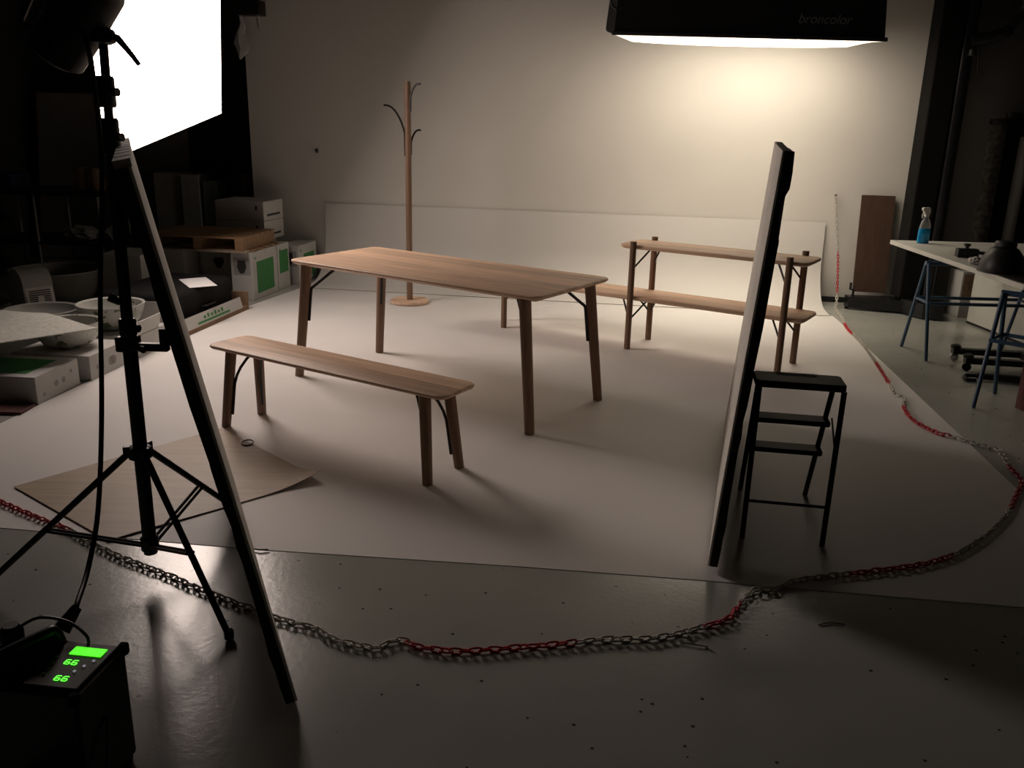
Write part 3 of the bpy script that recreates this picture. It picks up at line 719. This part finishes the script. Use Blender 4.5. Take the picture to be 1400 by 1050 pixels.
# dim storage things behind
carton_box('carton', 'tall dim grey carton standing in the dark storage corner', -3.74, -3.46, 9.15, 9.50, 0, .97, carton_dim)
carton_box('carton', 'tall pale carton beside the tall dim grey one', -3.45, -3.27, 9.12, 9.45, 0, .96, M('pale_carton', (.36, .36, .35), .8))
carton_box('carton', 'small greenish carton resting on the floor right of the pale tall one', -3.24, -3.08, 9.15, 9.40, 0, .90, M('green_grey_carton', (.20, .23, .20), .8))
tag(obj('plank', B().box(-2.80, -2.70, 9.02, 9.06, .002, .98, .004), board_brown), 'brown plank standing at the left end of the light wall', 'plank')
wt = thing('work_table', 'dark storage table with thin metal legs at the left', 'table', (-4.45, 8.55, 0))
obj('table_top', B().box(-.62, .60, -.35, .35, .80, .84, .004), black, wt)
obj('lower_shelf', B().box(-.58, .56, -.32, .32, .34, .37, .004), black, wt)
for x in (-.56, -.06, .54):
    for y in (-.31, .31): obj('leg', B().bar((x, y, .004), (x, y, .80), .012, n=8), plastic_grey, wt, True)
tag(obj('cardboard_tube', B().lathe([(.05, 0), (.055, .005), (.055, .205), (.05, .21)], 16), kraft, loc=(-4.13, 8.42, .842)), 'short brown tube standing on the dark storage table, left of its pair', 'tube')
tag(obj('cardboard_tube', B().lathe([(.06, 0), (.068, .005), (.068, .205), (.06, .21)], 16), kraft, loc=(-3.97, 8.40, .842)), 'thicker brown tube at the right end of the dark storage table', 'tube')
carton_box('crate', 'dark blue crate on the storage table at the left edge', -5.02, -4.72, 8.30, 8.62, .842, .98, M('dark_blue', (.03, .04, .09), .6))
def crumple(name, label, c, rx, ry_, rz_, m, seed, cat):
    bm = bmesh.new(); bmesh.ops.create_icosphere(bm, subdivisions=3, radius=1); rn = random.Random(seed)
    for v in bm.verts:
        f = 1+rn.uniform(-.16, .16); v.co = Vector((v.co.x*rx*f, v.co.y*ry_*f, max(v.co.z, -.7)*rz_*f))
    mn = min(v.co.z for v in bm.verts)
    for v in bm.verts: v.co.z -= mn
    return tag(obj(name, bm, m, loc=c), label, cat)
crumple('plastic_bag', 'crumpled pale plastic bag on the lower shelf of the dark storage table', (-4.18, 8.40, .372), .17, .12, .075, plastic_grey, 3, 'bag')
crumple('plastic_bag', 'smaller crumpled bag right of the pale one on the lower shelf', (-3.90, 8.45, .372), .07, .08, .07, plastic_grey, 5, 'bag')
for x, y, h, an, lb in ((-4.75, 9.5, 1.75, 10, 'grey panel leaning against the storage wall, tallest of the two'), (-4.05, 9.75, 1.5, 8, 'grey panel leaning behind the tall dim cartons')):
    t = thing('panel', lb, 'panel', (x, y, .012), 0, 'panels leaning in the storage corner')
    mm = Matrix.Rotation(math.radians(-an), 4, 'X')
    obj('sheet', B().box(-.42, .42, -.012, .012, 0, h, mtx=mm), carton_dim, t); obj('edge_strip', B().box(-.435, -.421, -.014, .014, 0, h, mtx=mm), kraft, t)
# spot lamp with rag at the top left of the light wall
sl = thing('spot_lamp', 'small black lamp high on the left end of the light wall', 'lamp', tuple(wallp(-5.50, 0, 2.50)), PSI)
obj('bracket', B().box(-.03, .03, -.12, -.001, -.02, .02), black, sl)
obj('housing', B().box(-.11, .13, -.27, -.12, -.055, .075, .01), black, sl)
rag = B(); L = []
pts = [(0, .20, .012), (.02, .10, .03), (-.005, .03, .04), (.0, -.06, .075), (.012, -.12, .06), (-.02, -.20, .01)]
for x, z, wv in pts:
    L.append([(x-wv, -.004*math.sin(z*30), z), (x-wv*.3, -.025, z+.012), (x+wv*.5, -.012, z-.01), (x+wv, .004, z), (x+wv*.2, .012, z)])
rag.loops(L)
tag(obj('rag', rag, cloth_white, loc=tuple(wallp(-5.60, .19, 2.265))), 'white rag hanging from the small black lamp', 'cloth')
tag(obj('rag', B().loops([[(x-w_, -.01, z), (x, -.022, z), (x+w_, -.01, z), (x, .006, z)] for x, z, w_ in ((0, .07, .010), (.006, .03, .020), (.014, -.04, .016))]), cloth_white, loc=tuple(wallp(-5.42, .20, 2.375))), 'short strip of white cloth under the lamp, right of the rag', 'cloth')
kb = thing('wall_knob', 'small black knob on the dim left part of the light wall', 'knob', tuple(wallp(-4.975, 0, 1.24)), PSI)
obj('plate', B().lathe([(.018, 0), (.018, .006)], 12, mtx=Matrix.Rotation(math.pi/2, 4, 'X')), black, kb); obj('stem', B().bar((0, -.006, 0), (.02, -.05, -.01), .012, .014, 10), black, kb)

# ------------------------------------------------------------ right side: column stand
cstd = thing('studio_column', 'tall black studio column stand with heavy floor base', 'studio stand', (3.58, 7.74, 0))
obj('column', B().box(-.155, .045, -.08, .12, .13, CEIL-.05, .012), black_matte, cstd)
obj('slide_tube', B().lathe([(.062, .13), (.062, 3.6)], 20, (.105, -.03, 0)), black_gloss, cstd, True)
obj('base_beam', B().loops([[(-.56, .12, z0), (-.56, .02, z0), (-.10, -.14, z0), (.0, .08, z0)] for z0 in (.02, .12)]), black_gloss, cstd)
obj('base_beam', B().loops([[(-.14, -.10, z0), (-.05, -.34, z0), (.10, -.40, z0), (.22, -.02, z0), (.16, .14, z0), (-.06, .14, z0)] for z0 in (.012, .135)]), black_gloss, cstd)
for x, y in ((-.55, .07), (.06, -.36), (.16, .12)): obj('caster', B().lathe([(.012, 0), (.02, .004), (.02, .018)], 12, (x, y, 0)), black_matte, cstd)
obj('brake_pedal', B().tube([(-.50, .09, .12), (-.50, .09, .17), (-.53, .09, .175), (-.53, .09, .235)], .012, 8), black, cstd, True)
ar = obj('arm', B().tube([(.10, -.12, 2.27), (.22, -.16, 2.30), (.30, -.18, 2.33)], .05, 12), black, cstd, True)
obj('ball_joint', B().lathe([(.01, -.045), (.04, -.03), (.05, 0), (.04, .03), (.01, .045)], 16, (.33, -.19, 2.345)), black_gloss, cstd, True)
obj('arm', B().tube([(.34, -.19, 2.36), (.40, -.21, 2.45), (.43, -.22, 2.50)], [.035, .03, .04], 12), black, cstd, True)
obj('camera_mount', B().box(.36, .58, -.32, -.12, 2.50, 2.74, .02), black, cstd)
obj('crank', B().tube([(.16, -.14, 2.24), (.17, -.15, 2.05), (.23, -.15, 2.03)], .006, 8), black, cstd, True)
obj('knob', B().lathe([(.03, 0), (.035, .01), (.03, .05)], 12, (.10, -.16, 2.16)), black, cstd, True)
bb = thing('laminate_board', 'brown laminate board leaning on the back wall beside the column', 'board', tuple(wallp(.50, .16, .004)), PSI)
bb.location = (3.25, 7.90, .128)
lm = Matrix.Rotation(math.radians(-9), 4, 'X')
obj('board', B().box(-.145, .145, -.011, .011, .01, .88, .002, lm), board_brown, bb)
# trestle table
TZ = .72
tt = thing('trestle_table', 'white tabletop on blue steel trestles at the right picture edge', 'table', (3.0, 6.06, 0), math.radians(-1.0))
obj('table_top', B().box(-.0, 1.55, -1.0, 1.0, TZ-.032, TZ, .002), table_white, tt)
def trestle(cx, cy, ang, length):
    c, s_ = math.cos(ang), math.sin(ang)
    def P(a_, b2, z): return (cx+a_*c-b2*s_, cy+a_*s_+b2*c, z)       # a along the bar, b across
    obj('top_bar', B().bar(P(0, 0, TZ-.052), P(length, 0, TZ-.052), .017), blue_steel, tt, True)
    for a_ in (.015, length-.015):
        for sb in (-1, 1):
            obj('trestle_leg', B().bar(P(a_, sb*.02, TZ-.05), P(a_, sb*.215, .004), .0135, .012, 10), blue_steel, tt, True)
        obj('crossbar', B().bar(P(a_, -.115, .40), P(a_, .115, .40), .010, n=8), blue_steel, tt, True)
    for sb in (-1, 1): obj('crossbar', B().bar(P(.015, sb*.115, .40), P(length-.015, sb*.115, .40), .012, n=8), blue_steel, tt, True)
trestle(-.08, .13, 0, .78)
trestle(-.11, -.98, math.radians(-42), .62)
# on the table
sp = thing('spray_bottle', 'clear spray bottle with blue liquid on the trestle table', 'bottle', (3.205, 6.90, TZ+.001), math.radians(190))
SQ = Matrix.Diagonal((1, .6, 1, 1))
obj('liquid', B().lathe([(.045, .002), (.050, .006), (.049, .10), (.046, .115)], 20, mtx=SQ), blue_liquid, sp, True)
obj('shell', B().lathe([(.046, .116), (.044, .135), (.034, .17), (.020, .195), (.0155, .205)], 20, mtx=SQ), clear, sp, True)
obj('trigger_head', B().loops([[(x0, -.012, z0), (x1, -.012, z0), (x1, .012, z0), (x0, .012, z0)] for x0, x1, z0 in ((-.016, .016, .206), (-.016, .018, .225), (-.024, .028, .24), (-.02, .045, .262), (-.014, .04, .275))]), plastic_white, sp)
obj('trigger', B().tube([(.028, 0, .238), (.038, 0, .215), (.034, 0, .195)], .005, 6), plastic_white, sp, True)
dm = thing('lamp_reflector', 'large black dome lamp reflector standing on the trestle table', 'reflector', (3.09, 5.52, TZ+.001))
obj('dome', B().lathe([(.136, 0), (.138, .006), (.132, .05), (.112, .105), (.080, .148), (.058, .160)], 36), black, dm, True)
obj('collar', B().lathe([(.058, .158), (.064, .162), (.064, .185), (.054, .196)], 28), black, dm, True)
obj('rim', B().tube([(.137*math.cos(k*math.pi/16), .137*math.sin(k*math.pi/16), .005) for k in range(32)], .005, 6, closed=True), black, dm)
cl2 = thing('clamp', 'black clamp block lying between the spray bottle and the dome reflector', 'clamp', (3.19, 6.16, TZ+.001), math.radians(-8))
obj('body', B().box(-.075, .065, -.035, .035, 0, .060, .006), black, cl2); obj('knob', B().lathe([(.012, .06), (.012, .075), (.022, .078), (.022, .095)], 14, (-.01, 0, 0)), black, cl2, True)
obj('screw_rod', B().bar((.06, 0, .035), (.125, 0, .03), .012, n=10), black, cl2, True)
crumple('tissue', 'crumpled white tissue beside the dome reflector', (3.075, 5.83, TZ+.001), .042, .035, .028, plastic_white, 9, 'tissue')
tag(obj('tray_sheet', B().box(3.0, 4.3, 5.09, 5.37, TZ+.001, TZ+.008, .002), black_matte), 'flat dark sheet lying on the near end of the trestle table', 'sheet')
# under and behind the table
wp = thing('white_panel', 'white panel standing on edge under the trestle table', 'panel', (3.93, 6.80, .002), math.radians(4))
obj('sheet', B().box(-.012, .012, -.52, .52, 0, .62), table_white, wp); obj('dark_edge', B().box(-.016, -.0125, -.52, .52, 0, .018), black, wp)
carton_box('carton', 'pale carton on the floor behind the trestle table', 3.90, 4.14, 7.52, 7.80, 0, .15, carton)
t, a, b_, h = carton_box('carton', 'brown fronted box on top of the pale carton behind the trestle table', 3.90, 4.11, 7.54, 7.78, .152, .40, carton)
obj('brown_panel', B().box(-a+.015, a-.012, -b_-.002, -b_, .03, h-.02), M('tan_print', (.30, .19, .11), .8, amt=.3, scale=20), t)
crumple('bag', 'black bag squeezed between the brown fronted box and the white panel', (4.28, 7.68, .002), .10, .10, .21, black_matte, 11, 'bag')
dl = thing('dolly', 'low black stand dolly on casters under the trestle table', 'dolly', (3.15, 6.02, 0), math.radians(-9))
obj('rail', B().box(-.02, .72, -.03, .03, .055, .095, .004), black, dl)
obj('rail', B().box(-.02, .72, -.30, -.24, .055, .095, .004), black, dl)
obj('cross_rail', B().box(.42, .50, -.45, .03, .050, .098, .004), black, dl)
for x, y in ((0, 0), (0, -.27), (.70, 0), (.70, -.27)):
    obj('caster', B().lathe([(.02, -.011), (.028, -.009), (.028, .009), (.02, .011)], 16, mtx=Matrix.Translation((x, y, .029)) @ Matrix.Rotation(math.pi/2, 4, 'X')), chrome if y == 0 and x == 0 else black_matte, dl, True)
    obj('caster_cap', B().lathe([(.03, .095), (.034, .10), (.034, .115), (.02, .122)], 12, (x, y, 0)), black, dl, True)
hk = thing('tube_clamp', 'black hooked clamp lying on the floor in front of the dolly', 'clamp', (3.06, 5.50, .016), math.radians(-12))
obj('hook', B().tube(smooth_path([(-.02, -.035, 0), (-.07, -.03, 0), (-.085, .0, .005), (-.06, .035, .01), (0, .035, .012)]), .013, 8), black, hk, True)
obj('arm', B().tube([(0, .035, .012), (.22, .01, .014), (.34, .0, .012)], [.02, .026, .02], 10), black, hk, True)
t, a, b_, h = carton_box('wooden_box', 'dark box with brown side on the floor at the right picture edge', 3.05, 3.30, 4.62, 4.98, 0, .27, black_matte, rz=math.radians(12))
obj('brown_side', B().box(-a-.012, -a-.001, -b_, b_, .001, h), red_dim, t)
carton_box('equipment_case', 'low black case in front of the brown sided box', 2.86, 3.14, 4.28, 4.46, 0, .085, black_matte)
# rolls and panels against the dark right wall
def roll(label, x, y, rad, h, m, rx=0):
    t = thing('backdrop_roll', label, 'roll', (x, y, .004), 0, 'rolls against the dark right wall')
    obj('tube', B().lathe([(rad*.8, 0), (rad, .01), (rad, h-.01), (rad*.8, h)], 20), m, t, True)
    obj('end_cap', B().lathe([(rad*1.02, h-.03), (rad*1.06, h-.02), (rad*1.06, h+.012), (rad*.5, h+.02)], 20), black, t, True)
wrapdark = M('plastic_wrapped_roll', (.09, .085, .08), .22, amt=.5, scale=25, bump=.6, bscale=30)
roll('roll in shiny plastic standing against the dark right wall', 4.22, 8.0, .075, 1.66, wrapdark)
roll('dark roll standing between the shiny roll and the grey one', 4.36, 8.06, .055, 1.72, black_matte)
roll('grey roll standing right of the dark rolls', 4.47, 7.98, .05, 1.56, plastic_grey)
gp = thing('grey_panel', 'pale grey panel standing behind the trestle table at the right edge', 'panel', (4.78, 7.85, .004), PSI)
obj('sheet', B().box(-.21, .21, -.02, .02, 0, 1.30, .003), M('pale_grey_panel', (.34, .34, .32), .7), gp)
obj('top_block', B().box(-.20, .20, -.06, .06, 1.301, 1.62, .006), red_dim, gp)
